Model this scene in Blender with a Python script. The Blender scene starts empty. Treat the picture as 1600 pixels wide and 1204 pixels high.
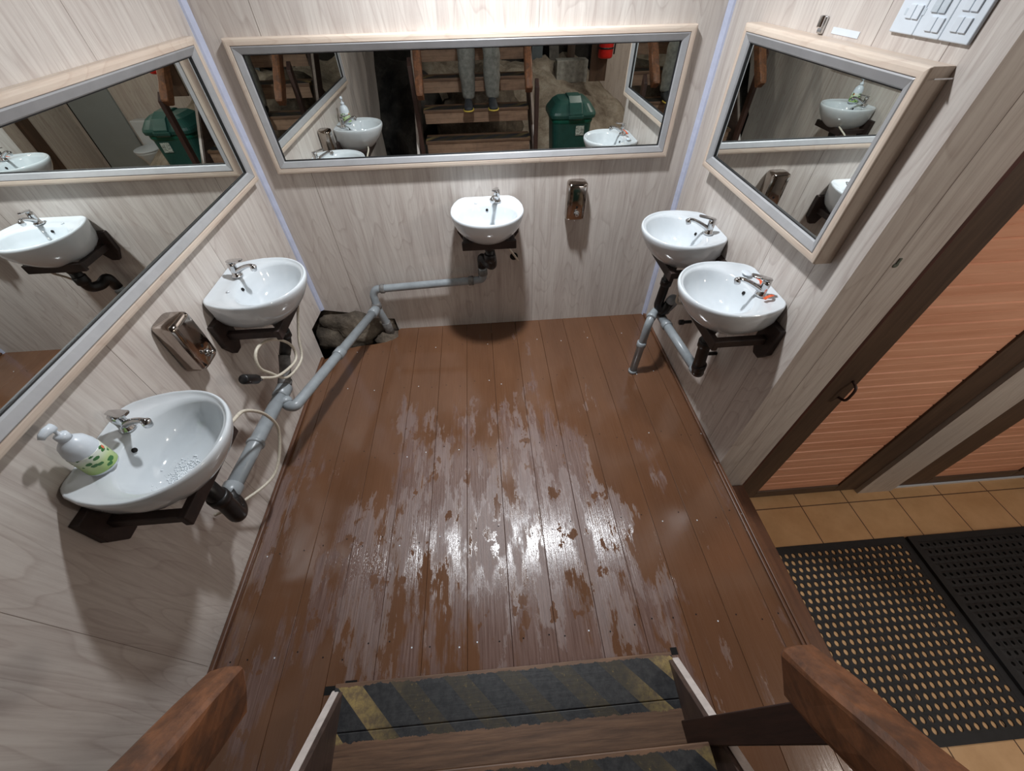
import bpy, bmesh, math, random
from mathutils import Vector, Matrix, noise
from mathutils.bvhtree import BVHTree
PI = math.pi
random.seed(7)
S = bpy.context.scene
COL = S.collection

# ------------------------------------------------------------------ camera, world, lights
cam_d = bpy.data.cameras.new('camera'); cam = bpy.data.objects.new('camera', cam_d); COL.objects.link(cam)
cam_d.sensor_width = 36.0; cam_d.lens = 13.894; cam_d.clip_start = 0.01
fcx, fcy, F = 800.0, 602.0, 617.5
def _ray(u, v): return Vector(((u-fcx)/F, -(v-fcy)/F, -1.0))
_up = -_ray(813, 1168).normalized()
_fw = _ray(729, -70); _fw = (_fw - _up*_fw.dot(_up)).normalized()
_rt = _fw.cross(_up)
Rm = Matrix((_rt, _fw, _up))
cam.matrix_world = Matrix.Translation((0, 0, 1.9)) @ Rm.to_4x4()
S.camera = cam

w = bpy.data.worlds.new('world'); S.world = w; w.use_nodes = True
w.node_tree.nodes['Background'].inputs[0].default_value = (0.75, 0.85, 1.0, 1)
w.node_tree.nodes['Background'].inputs[1].default_value = 0.05

def lamp(name, loc, power, col, rad):
    d = bpy.data.lights.new(name, 'POINT'); d.energy = power; d.color = col; d.shadow_soft_size = rad
    o = bpy.data.objects.new(name, d); o.location = loc; COL.objects.link(o); return o
ld = bpy.data.lights.new('main_light', 'AREA'); ld.shape = 'DISK'; ld.size = .15; ld.energy = 28; ld.spread = math.radians(146); ld.color = (0.92, 0.96, 1.0)
lo = bpy.data.objects.new('main_light', ld); lo.location = (0.10, 1.73, 2.668); COL.objects.link(lo)
lamp('entrance_light', (2.75, -0.45, 2.35), 38, (1.0, 0.94, 0.87), 0.11)
lamp('back_light', (1.75, -1.9, 2.4), 17, (1.0, 0.95, 0.88), 0.11)

S.view_settings.view_transform = 'Standard'
S.view_settings.look = 'None'
S.view_settings.gamma = 1.0
S.view_settings.use_curve_mapping = False
S.view_settings.exposure = 0.60

# ------------------------------------------------------------------ materials
def lin(c):
    return tuple(((x/255)/12.92 if x/255 <= .04045 else ((x/255+.055)/1.055)**2.4) for x in c) + (1,)
class NT:
    def __init__(s, name):
        s.m = bpy.data.materials.new(name); s.m.use_nodes = True
        s.t = s.m.node_tree; s.b = s.t.nodes['Principled BSDF']
    def n(s, typ, **k):
        x = s.t.nodes.new(typ)
        for a, b in k.items(): setattr(x, a, b)
        return x
    def l(s, a, b): s.t.links.new(a, b)
    def coord(s, scale=(1,1,1), rot=(0,0,0), loc=(0,0,0)):
        c = s.n('ShaderNodeTexCoord'); m = s.n('ShaderNodeMapping')
        m.inputs['Scale'].default_value = scale; m.inputs['Rotation'].default_value = rot; m.inputs['Location'].default_value = loc
        s.l(c.outputs['Object'], m.inputs[0]); return m.outputs[0]
    def noise(s, vec, scale, detail=4, rough=.6, dist=0):
        x = s.n('ShaderNodeTexNoise'); s.l(vec, x.inputs['Vector'])
        x.inputs['Scale'].default_value = scale; x.inputs['Detail'].default_value = detail
        x.inputs['Roughness'].default_value = rough; x.inputs['Distortion'].default_value = dist
        return x.outputs[0]
    def ramp(s, fac, stops, interp='LINEAR'):
        r = s.n('ShaderNodeValToRGB'); s.l(fac, r.inputs[0]); r.color_ramp.interpolation = interp
        el = r.color_ramp.elements
        while len(el) < len(stops): el.new(.5)
        for e, (p, c) in zip(el, stops):
            e.position = p; e.color = c if len(c) == 4 else tuple(c)+(1,)
        return r.outputs[0]
    def mix(s, fac, a, b, mode='MIX'):
        x = s.n('ShaderNodeMix', data_type='RGBA', blend_type=mode)
        for sock, v in ((x.inputs[0], fac), (x.inputs[6], a), (x.inputs[7], b)):
            if isinstance(v, (int, float)): sock.default_value = v
            elif isinstance(v, tuple): sock.default_value = v
            else: s.l(v, sock)
        return x.outputs[2]
    def math(s, op, a, b=0.0, c=None):
        x = s.n('ShaderNodeMath', operation=op)
        for i, v in enumerate((a, b) if c is None else (a, b, c)):
            if isinstance(v, (int, float)): x.inputs[i].default_value = v
            else: s.l(v, x.inputs[i])
        return x.outputs[0]
    def sep(s, vec):
        x = s.n('ShaderNodeSeparateXYZ'); s.l(vec, x.inputs[0]); return x.outputs
    def set(s, col=None, rough=None, metal=None, **k):
        for nm, v in (('Base Color', col), ('Roughness', rough), ('Metallic', metal)):
            if v is None: continue
            if isinstance(v, (int, float, tuple)): s.b.inputs[nm].default_value = v
            else: s.l(v, s.b.inputs[nm])
        for nm, v in k.items():
            nm = nm.replace('_', ' ')
            if isinstance(v, (int, float, tuple)): s.b.inputs[nm].default_value = v
            else: s.l(v, s.b.inputs[nm])
        return s
    def bump(s, h, strength=.3, dist=.002):
        b = s.n('ShaderNodeBump'); b.inputs['Strength'].default_value = strength; b.inputs['Distance'].default_value = dist
        s.l(h, b.inputs['Height']); s.l(b.outputs[0], s.b.inputs['Normal'])
def simple(name, c, rough=.5, metal=0, var=.12, vs=25, bump=0, **k):
    t = NT(name); v = t.coord(); n = t.noise(v, vs, 5)
    base = lin(c); dk = tuple(x*(1-var*1.6) for x in base[:3])+(1,); lt = tuple(min(1, x*(1+var)) for x in base[:3])+(1,)
    t.set(t.ramp(n, [(.3, dk), (.7, lt)]), rough, metal, **k)
    if bump: t.bump(n, bump, .003)
    return t.m

def panel_mat(name, axis='z', tone=1.0, base=(206,200,193), dark=(160,147,141), rough=.42):
    """printed pale wood grain on plastic wall panels, grain along one axis"""
    t = NT(name)
    along = {'z': (1,1,.045), 'y': (1,.045,1), 'x': (.045,1,1)}[axis]
    v = t.coord(along)
    fine = t.noise(v, 95, 4, .7)
    mid = t.noise(v, 26, 3, .55, .3)
    v2 = t.coord({'z': (1,1,.16), 'y': (1,.16,1), 'x': (.16,1,1)}[axis], loc=(3.1, 1.7, .4))
    big = t.noise(v2, 5.2, 1.5, .45)
    rings = t.math('FRACT', t.math('MULTIPLY', big, 19.0))
    rl = t.ramp(rings, [(0, (0,0,0)), (.78, (.25,.25,.25)), (.93, (1,1,1)), (1, (0,0,0))])
    streak = t.ramp(mid, [(.42, (0,0,0)), (.62, (1,1,1))])
    fn = t.ramp(fine, [(.42, (0,0,0)), (.66, (1,1,1))])
    f = t.math('ADD', t.math('MULTIPLY', rl, .36), t.math('ADD', t.math('MULTIPLY', streak, .34), t.math('MULTIPLY', fn, .33)))
    b = lin(tuple(x*tone for x in base)); d = lin(tuple(x*tone for x in dark))
    c = t.mix(f, b, d)
    tint = t.noise(t.coord((1,1,.1) if axis == 'z' else (1,1,1)), 3.5, 2)
    c = t.mix(t.math('MULTIPLY', tint, .35), c, lin((204,190,181)))
    dirt = t.ramp(t.noise(t.coord(), 9, 6, .7), [(.52, (0,0,0)), (.8, (1,1,1))])
    c = t.mix(t.math('MULTIPLY', dirt, .12), c, lin((120,110,104)))
    t.set(c, rough)
    t.bump(fine, .12, .001)
    return t.m
M_wall = panel_mat('wall_panel')
M_frame = panel_mat('frame_wood', 'x', 1.0, (212,197,180), (182,158,140))
M_frame_v = panel_mat('frame_wood_upright', 'z', 1.0, (212,197,180), (182,158,140))
M_frame_y = panel_mat('frame_wood_side', 'y', 1.0, (212,197,180), (182,158,140))
M_pillar = panel_mat('pillar_panel', 'z', 1.0, (196,190,182), (160,150,142))
M_mirror = NT('mirror_glass').set((.86,.89,.87,1), 0.0, 1.0).m
M_alu = simple('aluminium', (168,168,170), .42, .35, .06, 12)
M_gasket = simple('black_gasket', (22,22,24), .5)
M_ceramic = NT('white_ceramic')
_n = M_ceramic.noise(M_ceramic.coord(), 6, 3)
M_ceramic.set(M_ceramic.ramp(_n, [(.3, lin((200,206,210))), (.7, lin((211,216,220)))]), .09, 0, Coat_Weight=.4, Coat_Roughness=.04)
M_ceramic = M_ceramic.m
M_chrome = simple('chrome', (205,205,206), .1, 1.0, .06, 40)
M_steel = simple('polished_steel', (176,166,158), .10, 1.0, .10, 9)
M_pipe = simple('grey_pipe', (140,146,150), .33, 0, .12, 14)
M_pipe_dirty = simple('grimy_pipe', (112,110,108), .6, 0, .35, 40)
M_black = simple('black_plastic', (24,23,24), .38, 0, .2, 30)
M_bracket = simple('dark_bracket', (46,33,29), .55, 0, .35, 22)
M_hose = simple('braided_hose', (200,192,176), .45, 0, .15, 200)
M_white = simple('white_plastic', (212,220,228), .3, 0, .03)
M_trim = simple('pale_corner_trim', (188,194,216), .35, 0, .05)
M_hole = simple('dark_void', (14,12,11), .95)
M_rubber = simple('black_rubber', (24,24,26), .62, 0, .3, 30, bump=.15)
M_green = simple('green_plastic', (40,86,78), .38, 0, .10, 14)
M_green2 = simple('bright_green_plastic', (16,100,82), .38, 0, .06, 14)
M_red = simple('red_enamel', (200,34,28), .3)
M_greydoor = simple('grey_door_paint', (146,154,156), .5, 0, .03, 3)
M_ceiling = simple('ceiling_paint', (104,98,92), .8, 0, .04, 4)
M_concrete = simple('concrete', (160,160,154), .9, 0, .25, 18, bump=.5)
M_cavewall = simple('cave_wall', (52,50,48), .95, 0, .4, 5, bump=.6)
M_plank_grey = simple('weathered_plank', (118,116,112), .85, 0, .3, 8)
M_bluegrey = simple('blue_grey_sheet', (96,106,112), .7, 0, .15, 6)

def wood(name, light, dark, axis='y', rough=.5, scale=1.0, dirt=0.0, bump=.25, coat=0):
    t = NT(name)
    al = {'x': (.07,1,1), 'y': (1,.07,1), 'z': (1,1,.07)}[axis]
    v = t.coord(tuple(a*scale for a in al))
    a = t.noise(v, 55, 6, .7); b = t.noise(v, 14, 4, .6, .6)
    f = t.math('ADD', t.math('MULTIPLY', a, .5), t.math('MULTIPLY', b, .5))
    c = t.ramp(f, [(.36, lin(dark)), (.64, lin(light))])
    if dirt:
        d = t.ramp(t.noise(t.coord(), 13, 6, .7), [(.46, (0,0,0)), (.62, (1,1,1))])
        c = t.mix(t.math('MULTIPLY', d, dirt), c, lin((52,40,34)))
    t.set(c, rough, 0, Coat_Weight=coat)
    t.bump(a, bump, .0015)
    return t.m
M_rail = wood('handrail_wood', (142,92,60), (82,51,33), 'y', .5, 1.0, .55, .7)
M_railpost = wood('dark_post_wood', (74,48,40), (42,27,23), 'z', .5)
M_doorframe = wood('brown_door_frame', (92,72,58), (62,47,38), 'z', .5)
M_doorframe_h = wood('brown_door_rail', (98,80,66), (66,52,42), 'x', .5)
M_doorred = wood('red_brown_jamb', (88,46,38), (50,26,22), 'z', .5)
M_slat = wood('orange_slats', (236,178,146), (212,148,116), 'x', .42, .6, 0, .1)
M_stepwood = wood('step_paint', (108,72,50), (84,54,38), 'y', .4, 1, .25)
M_tread_front = wood('tread_riser_wood', (164,132,108), (120,92,74), 'x', .55, 1, .2)
M_stringer = wood('stringer_wood', (96,78,70), (58,46,43), 'y', .5, 1, .3)

# painted deck boards: brown paint, worn matt areas and wet glossy areas
def deck_mat():
    t = NT('brown_deck_boards')
    co = t.coord(); x, y, z = t.sep(co)[:3]
    bid = t.math('FLOOR', t.math('DIVIDE', t.math('ADD', x, .187+.183*10), .183))
    wn = t.n('ShaderNodeTexWhiteNoise', noise_dimensions='1D'); t.l(bid, wn.inputs['W'])
    vs = t.coord((1, .30, 1))
    n1 = t.noise(t.coord((1, .42, 1)), 3.4, 9, .66, .1)
    n2 = t.noise(t.coord((1, .14, 1), loc=(5,2,0)), 15, 6, .7)
    n3 = t.noise(t.coord((1, .6, 1), loc=(2,9,0)), 10, 5, .6)
    m = t.math('ADD', t.math('MULTIPLY', n1, .64), t.math('MULTIPLY', n2, .36))
    # far part and right side stay wet and glossy, the part nearest the stair is worn and dry
    by = t.math('MINIMUM', t.math('MAXIMUM', t.math('MULTIPLY', t.math('SUBTRACT', y, 1.45), .16), -.05), .085)
    bx = t.math('MINIMUM', t.math('MULTIPLY', t.math('MAXIMUM', t.math('SUBTRACT', x, .42), 0.0), .26), .10)
    bl = t.math('MINIMUM', t.math('MULTIPLY', t.math('MAXIMUM', t.math('SUBTRACT', -.55, x), 0.0), .16), .06)
    m = t.math('ADD', m, t.math('ADD', by, t.math('ADD', bx, bl)))
    m = t.math('ADD', m, t.math('MULTIPLY', wn.outputs[0], .03))
    wet = t.ramp(m, [(.500, (0,0,0)), (.518, (1,1,1))])
    spots = t.ramp(n3, [(.605, (0,0,0)), (.622, (1,1,1))])
    wet = t.math('MAXIMUM', wet, spots)
    soft = t.math('MAXIMUM', t.ramp(m, [(.470, (0,0,0)), (.522, (1,1,1))]), t.math('MULTIPLY', spots, .85))
    matt = t.ramp(t.noise(t.coord((1, .24, 1), loc=(1,4,0)), 7.5, 7, .65), [(.49, (0,0,0)), (.55, (1,1,1))])
    grain = t.noise(t.coord((1, .03, 1)), 130, 5, .7)
    dry = t.ramp(grain, [(.35, lin((94,70,62))), (.65, lin((122,99,91)))])
    wetc = t.ramp(t.noise(vs, 5, 3), [(.3, lin((94,63,40))), (.7, lin((109,74,49)))])
    c = t.mix(t.math('MULTIPLY', soft, .85), dry, wetc)
    c = t.mix(t.math('MULTIPLY', wn.outputs[0], .12), c, lin((84,54,42)))
    r = t.math('ADD', t.math('MULTIPLY', t.math('SUBTRACT', 1.0, wet), .07), .08)
    r = t.math('ADD', r, t.math('MULTIPLY', grain, .10))
    r = t.math('ADD', r, t.math('MULTIPLY', t.math('MULTIPLY', matt, t.math('SUBTRACT', 1.0, wet)), .30))
    t.set(c, r, 0, Specular_IOR_Level=.75)
    h = t.math('MULTIPLY', t.math('SUBTRACT', 1.0, t.math('MULTIPLY', wet, .85)), t.math('SUBTRACT', grain, .5))
    h = t.math('ADD', h, t.math('MULTIPLY', t.noise(t.coord((1,.2,1)), 9, 2), .6))
    tilt = t.math('MULTIPLY', t.math('MULTIPLY', t.math('SUBTRACT', wn.outputs[0], .5), 50.0), x)
    h = t.math('ADD', h, tilt)
    t.bump(h, .55, .0026)
    return t.m
M_deck = deck_mat()

def tile_mat():
    t = NT('tan_floor_tiles')
    co = t.coord(); x, y, z = t.sep(co)[:3]
    def line(a, off):
        f = t.math('FRACT', t.math('DIVIDE', t.math('SUBTRACT', a, off), .318))
        d = t.math('ABSOLUTE', t.math('SUBTRACT', f, .5))
        return t.math('GREATER_THAN', d, .490)
    g = t.math('MAXIMUM', line(x, 1.915-.318*20), line(y, 1.005-.318*20))
    n = t.noise(co, 7, 5, .6)
    c = t.ramp(n, [(.3, lin((190,150,106))), (.7, lin((208,168,124)))])
    c = t.mix(g, c, lin((92,66,48)))
    t.set(c, t.math('ADD', .32, t.math('MULTIPLY', g, .4)))
    t.bump(t.math('SUBTRACT', 1.0, g), .4, .002)
    return t.m
M_tile = tile_mat()

def tread_mat():
    """worn wood with black paint and yellow slanted stripes near the nosing"""
    t = NT('hazard_painted_tread')
    co = t.coord(); x, y, z = t.sep(co)[:3]
    a = t.noise(t.coord((.06,1,1)), 60, 6, .7)
    wd = t.ramp(a, [(.35, lin((82,60,46))), (.65, lin((122,92,70)))])
    # y = 0 at the nosing, running back
    wob = t.math('MULTIPLY', t.math('SUBTRACT', t.noise(co, 30, 5, .7), .5), .03)
    inb = t.math('MULTIPLY', t.math('GREATER_THAN', t.math('ADD', y, wob), -.175), t.math('LESS_THAN', t.math('ADD', y, wob), -.012))
    band = t.math('FRACT', t.math('DIVIDE', t.math('ADD', x, t.math('MULTIPLY', y, 1.0)), .20))
    stripe = t.math('GREATER_THAN', band, .55)
    worn = t.ramp(t.noise(co, 38, 7, .75), [(.40, (0,0,0)), (.60, (1,1,1))])
    cen = t.math('MINIMUM', t.math('MULTIPLY', t.math('MAXIMUM', t.math('SUBTRACT', .60, t.math('ABSOLUTE', x)), 0.0), 5.5), 1.0)
    yel = t.mix(worn, lin((156,134,82)), lin((112,94,68)))
    soot = t.mix(t.math('MULTIPLY', cen, .9), yel, t.mix(t.ramp(t.noise(co, 60, 4, .8), [(.60, (0,0,0)), (.7, (1,1,1))]), lin((33,32,30)), lin((120,102,56))))
    blk = t.mix(worn, lin((25,26,29)), lin((50,50,51)))
    p = t.mix(stripe, blk, soot)
    c = t.mix(inb, wd, p)
    t.set(c, .5)
    t.bump(a, .3, .002)
    return t.m
M_tread = tread_mat()

def rock_mat(name, c1, c2, c3):
    t = NT(name); co = t.coord()
    n = t.noise(co, 7, 8, .7); m = t.noise(co, 30, 6, .7)
    c = t.ramp(n, [(.32, lin(c1)), (.55, lin(c2)), (.75, lin(c3))])
    c = t.mix(t.math('MULTIPLY', m, .5), c, lin(c1))
    t.set(c, .85); t.bump(t.math('ADD', n, t.math('MULTIPLY', m, .4)), .9, .02)
    return t.m
M_rock = rock_mat('rock', (58,50,42), (112,100,86), (150,142,126))
M_rock_pale = rock_mat('pale_rock', (126,112,98), (178,168,152), (206,198,186))
M_rock_dark = rock_mat('dark_rock', (26,24,23), (56,52,48), (86,82,76))

def label_mat():
    t = NT('green_leaf_label'); co = t.coord(); z = t.sep(co)[2]
    v = t.n('ShaderNodeTexVoronoi'); v.inputs['Scale'].default_value = 40; t.l(t.coord((1,1,1.5)), v.inputs['Vector'])
    leaf = t.math('LESS_THAN', t.math('ADD', v.outputs['Distance'], t.math('MULTIPLY', t.noise(co, 120, 2), .25)), .50)
    g = t.math('MULTIPLY', leaf, 1.0)
    base = t.ramp(t.math('DIVIDE', z, .09), [(.0, lin((140,176,84))), (.5, lin((190,208,150))), (.85, lin((226,232,222)))])
    c = t.mix(g, base, lin((60,116,58)))
    t.set(c, .3); return t.m
M_label = label_mat()

# ------------------------------------------------------------------ mesh helpers
def link(name, bm, mat, parent=None, smooth=False, bevel=0, kind=None, seg=2):
    me = bpy.data.meshes.new(name)
    bmesh.ops.recalc_face_normals(bm, faces=bm.faces)
    bm.to_mesh(me); bm.free()
    mats = mat if isinstance(mat, (list, tuple)) else [mat]
    for m in mats: me.materials.append(m)
    o = bpy.data.objects.new(name, me); COL.objects.link(o)
    if parent: o.parent = parent
    if smooth:
        for p in me.polygons: p.use_smooth = True
    if bevel:
        b = o.modifiers.new('bevel', 'BEVEL'); b.width = bevel; b.segments = seg; b.limit_method = 'ANGLE'; b.angle_limit = .6
    if kind: o['kind'] = kind
    return o
def tag(o, label, cat, group=None):
    o['label'] = label; o['category'] = cat
    if group: o['group'] = group
    return o
def thing(name, label, cat, loc=(0,0,0), rz=0, group=None):
    o = bpy.data.objects.new(name, None); COL.objects.link(o); o.empty_display_size = .05
    o.location = loc; o.rotation_euler = (0,0,rz); tag(o, label, cat, group); return o
def box(bm, a, b, mi=0, M=None):
    x0,y0,z0 = a; x1,y1,z1 = b
    vs = [Vector(p) for p in ((x0,y0,z0),(x1,y0,z0),(x1,y1,z0),(x0,y1,z0),(x0,y0,z1),(x1,y0,z1),(x1,y1,z1),(x0,y1,z1))]
    if M: vs = [M @ v for v in vs]
    vs = [bm.verts.new(v) for v in vs]
    for f in ((0,3,2,1),(4,5,6,7),(0,1,5,4),(1,2,6,5),(2,3,7,6),(3,0,4,7)):
        bm.faces.new([vs[i] for i in f]).material_index = mi
    return bm
def B(a, b, M=None): return box(bmesh.new(), a, b, 0, M)
def prism(bm, poly, d0, d1, mp, mi=0):
    """extrude a 2D polygon between depths d0 and d1; mp(u, v, d) gives the 3D point"""
    A = [bm.verts.new(mp(u, v, d0)) for u, v in poly]; C = [bm.verts.new(mp(u, v, d1)) for u, v in poly]
    n = len(poly)
    bm.faces.new(A).material_index = mi; bm.faces.new(C[::-1]).material_index = mi
    for i in range(n):
        bm.faces.new((A[i], A[(i+1) % n], C[(i+1) % n], C[i])).material_index = mi
    return bm
def smooth_path(pts, n=8):
    pts = [Vector(p) for p in pts]; out = []
    P = [2*pts[0]-pts[1]] + pts + [2*pts[-1]-pts[-2]]
    for i in range(1, len(P)-2):
        for k in range(n):
            t = k/n; a, b, c, d = P[i-1], P[i], P[i+1], P[i+2]
            out.append(.5*((2*b) + (c-a)*t + (2*a-5*b+4*c-d)*t*t + (3*b-a-3*c+d)*t**3))
    out.append(pts[-1]); return out
def round_path(pts, r=.05, n=6):
    """polyline with its corners rounded"""
    pts = [Vector(p) for p in pts]; out = [pts[0]]
    for i in range(1, len(pts)-1):
        a, b, c = pts[i-1], pts[i], pts[i+1]
        d1 = (a-b); d2 = (c-b); q = min(r, d1.length*.45, d2.length*.45)
        p1 = b + d1.normalized()*q; p2 = b + d2.normalized()*q
        for k in range(n+1):
            t = k/n; out.append((1-t)**2*p1 + 2*t*(1-t)*b + t*t*p2)
    out.append(pts[-1]); return out
def tube(bm, pts, r, n=14, cap=True, mi=0):
    pts = [Vector(p) for p in pts]
    rs = r if isinstance(r, (list, tuple)) else [r]*len(pts)
    rings = []; prev = None
    for i, p in enumerate(pts):
        t = (pts[min(i+1, len(pts)-1)] - pts[max(i-1, 0)]).normalized()
        if prev is None:
            ref = Vector((0,0,1)) if abs(t.z) < .9 else Vector((1,0,0))
            u = t.cross(ref).normalized()
        else:
            u = (prev - t*prev.dot(t)).normalized()
        prev = u; v = t.cross(u)
        rings.append([bm.verts.new(p + rs[i]*(math.cos(2*PI*k/n)*u + math.sin(2*PI*k/n)*v)) for k in range(n)])
    for a, b in zip(rings, rings[1:]):
        for k in range(n):
            bm.faces.new((a[k], a[(k+1) % n], b[(k+1) % n], b[k])).material_index = mi
    if cap:
        bm.faces.new(rings[0][::-1]).material_index = mi; bm.faces.new(rings[-1]).material_index = mi
    return bm
def lathe(bm, prof, n=28, c=(0,0,0), M=None, mi=0):
    """prof: (radius, height) pairs round the z axis"""
    rings = []
    for r, z in prof:
        ring = []
        for k in range(n):
            p = Vector((c[0]+r*math.cos(2*PI*k/n), c[1]+r*math.sin(2*PI*k/n), c[2]+z))
            ring.append(bm.verts.new(M @ p if M else p))
        rings.append(ring)
    for a, b in zip(rings, rings[1:]):
        for k in range(n): bm.faces.new((a[k], a[(k+1) % n], b[(k+1) % n], b[k])).material_index = mi
    bm.faces.new(rings[0][::-1]).material_index = mi; bm.faces.new(rings[-1]).material_index = mi
    return bm
def loft(bm, loops, cap0=True, cap1=True):
    R = [[bm.verts.new(p) for p in lp] for lp in loops]
    n = len(R[0])
    for a, b in zip(R, R[1:]):
        for k in range(n): bm.faces.new((a[k], a[(k+1) % n], b[(k+1) % n], b[k]))
    if cap0: bm.faces.new(R[0][::-1])
    if cap1: bm.faces.new(R[-1])
    return bm
def copy_tree(o, parent=None):
    c = o.copy(); COL.objects.link(c); c.parent = parent
    for ch in [k for k in bpy.data.objects if k.parent == o]: copy_tree(ch, c)
    return c

XL, XR, YB, ZC = -1.2025, 1.189, 2.40, 2.72
YP = 1.054      # where the right wall ends
ZT = -.54       # tiled floor

# ------------------------------------------------------------------ floors
def fence_y(x):
    """far end of the deck boards: broken away round the rock in the far left corner"""
    P = [(-1.25,2.10),(-1.18,2.105),(-1.06,2.20),(-.97,2.225),(-.86,2.235),(-.79,2.25),(-.735,2.31),(-.70,2.385),(-.695,2.42)]
    if x >= P[-1][0]: return 2.42
    for (a, ya), (b, yb) in zip(P, P[1:]):
        if a <= x <= b: return ya + (yb-ya)*(x-a)/(b-a)
    return 2.10
bm = bmesh.new()
edges = [-1.21] + [-.187+.183*k for k in range(-5, 8)] + [1.2]
for a, b in zip(edges, edges[1:]):
    g = .0007; x0, x1 = a+g, b-g
    segs = [(-1.0 if x1 < 0 else -.52, None)]
    if x0 > -.70 and x1 < .64 + .03: segs = [(.18, None)]
    for y0, _ in segs:
        xs = [x0, x0+.0016] + [x0 + (x1-x0)*q/6 for q in range(1, 6)] + [x1-.0016, x1]
        zs = [-.0014, 0] + [0]*5 + [0, -.0014]
        top0 = [bm.verts.new((x, y0, z)) for x, z in zip(xs, zs)]
        top1 = [bm.verts.new((x, fence_y(x), z)) for x, z in zip(xs, zs)]
        bot0 = [bm.verts.new((x, y0, -.028)) for x in xs]; bot1 = [bm.verts.new((x, fence_y(x), -.028)) for x in xs]
        for i in range(len(xs)-1):
            bm.faces.new((top0[i], top0[i+1], top1[i+1], top1[i]))
            bm.faces.new((bot0[i], bot1[i], bot1[i+1], bot0[i+1]))
            bm.faces.new((top1[i], top1[i+1], bot1[i+1], bot1[i]))
            bm.faces.new((top0[i+1], top0[i], bot0[i], bot0[i+1]))
        bm.faces.new((top0[0], top1[0], bot1[0], bot0[0])); bm.faces.new((top1[-1], top0[-1], bot0[-1], bot1[-1]))
# nail heads: small discs, dark or bare metal
for e0, e1 in zip(edges, edges[1:]):
    for yy in (.34, .78, 1.28, 1.78, 2.16):
        for fx in (.22, .78):
            x = e0 + (e1-e0)*fx + random.uniform(-.012, .012); y = yy + random.uniform(-.03, .03)
            if y > fence_y(x)-.04: continue
            mi = 2 if random.random() < .22 else 1
            vs = [bm.verts.new((x+.0032*math.cos(k*PI/4), y+.0032*math.sin(k*PI/4), .0008)) for k in range(8)]
            bm.faces.new(vs).material_index = mi
link('floor', bm, [M_deck, M_hole, M_white], kind='structure')
link('floor_dark_slab', B((-1.21,.25,-.14), (1.19, 2.10,-.10)), M_hole, kind='structure')  # single dark slab below the deck boards, in the void colour
link('tiled_floor', B((1.0,-3.4,ZT-.05), (4.2, 1.2, ZT)), M_tile, kind='structure')
link('baseboard_left', B((XL,-1.0,0), (XL+.022, 2.11, .022)), M_stepwood, bevel=.006, kind='structure')
link('baseboard_right', B((XR-.018,YP,0), (XR, 2.4, .018)), M_stepwood, bevel=.006, kind='structure')
bm = bmesh.new()
for x0 in (1.158, 1.176): box(bm, (x0,-.52,0), (x0+.014, YP+.02, .010))
link('trim_1', bm, M_stepwood, bevel=.004, kind='structure')
# step between deck and tiles
bm = bmesh.new(); box(bm, (1.18,-.52,-.30), (1.432, YP-.004, -.26)); box(bm, (1.19,-.52,-.26), (1.2,YP-.004,-.03)); box(bm, (1.40,-.52,ZT), (1.415,YP-.004,-.30))
tag(link('wooden_step', bm, M_stepwood, bevel=.012), 'brown painted step board along the right edge of the deck, above the tan tiles', 'step')

# ------------------------------------------------------------------ walls
mx = lambda u, v, d: (d, u, v)     # wall in a plane x = d, (y, z) outline
my = lambda u, v, d: (u, d, v)     # wall in a plane y = d, (x, z) outline
link('wall_left', prism(bmesh.new(), [(-1.62,ZC),(-1.60,1.18),(-1.42,1.0),(-1.28,.76),(-1.22,.66),(-1.0,.45),(-.99,-.12),(2.128,-.12),(2.14,.004),(2.165,.223),(2.40,.205),(2.44,.205),(2.44,ZC)], XL, XL-.03, mx), M_wall, kind='structure')
link('wall_back', prism(bmesh.new(), [(XL-.03,.215),(-1.02,.172),(-.835,.108),(-.80,.095),(-.76,.10),(-.712,.095),(-.694,-.10),(XR+.03,-.10),(XR+.03,ZC),(XL-.03,ZC)], YB, YB+.03, my), M_wall, kind='structure')
bm = bmesh.new(); prism(bm, [(YP+.0302,-.6),(YB+.03,-.6),(YB+.03,ZC),(YP+.0302,ZC)], XR, XR+.05, mx)
link('wall_right', bm, M_wall, kind='structure')
link('wall_entrance', B((XR,YP,-.6), (1.432, YP+.03, ZC)), M_wall, kind='structure')
# seams between wall panels, thin dark joints
bm = bmesh.new()
for y in (1.208, 1.46): box(bm, (XR-.0006,y,0), (XR+.001,y+.0014,ZC))
for y in (.33, 1.02, 1.72): box(bm, (XL-.001,y,0.03), (XL+.0006,y+.0011,ZC))
box(bm, (.305,YB-.0012,0), (.3066,YB+.001,ZC)); box(bm, (-.93,YB-.0012,.17), (-.9284,YB+.001,ZC))
box(bm, (1.300,YP-.0006,-.25), (1.3012,YP+.001,ZC))
link('trim_2', bm, simple('panel_joint', (142,130,122), .8), kind='structure')
# pale corner beads
for i, (x, s, z0) in enumerate(((XL, 1, .215), (XR, -1, .0))):
    poly = [(x, YB), (x+s*.024, YB), (x+s*.022, YB-.010), (x+s*.010, YB-.022), (x, YB-.024)]
    bm = prism(bmesh.new(), poly, z0, ZC, lambda u, v, d: (u, v, d))
    link('trim_%d' % (3+i), bm, M_trim, kind='structure')
link('ceiling', B((-2.3,-3.6,ZC), (4.3,2.5,ZC+.05)), M_ceiling, kind='structure')
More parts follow.
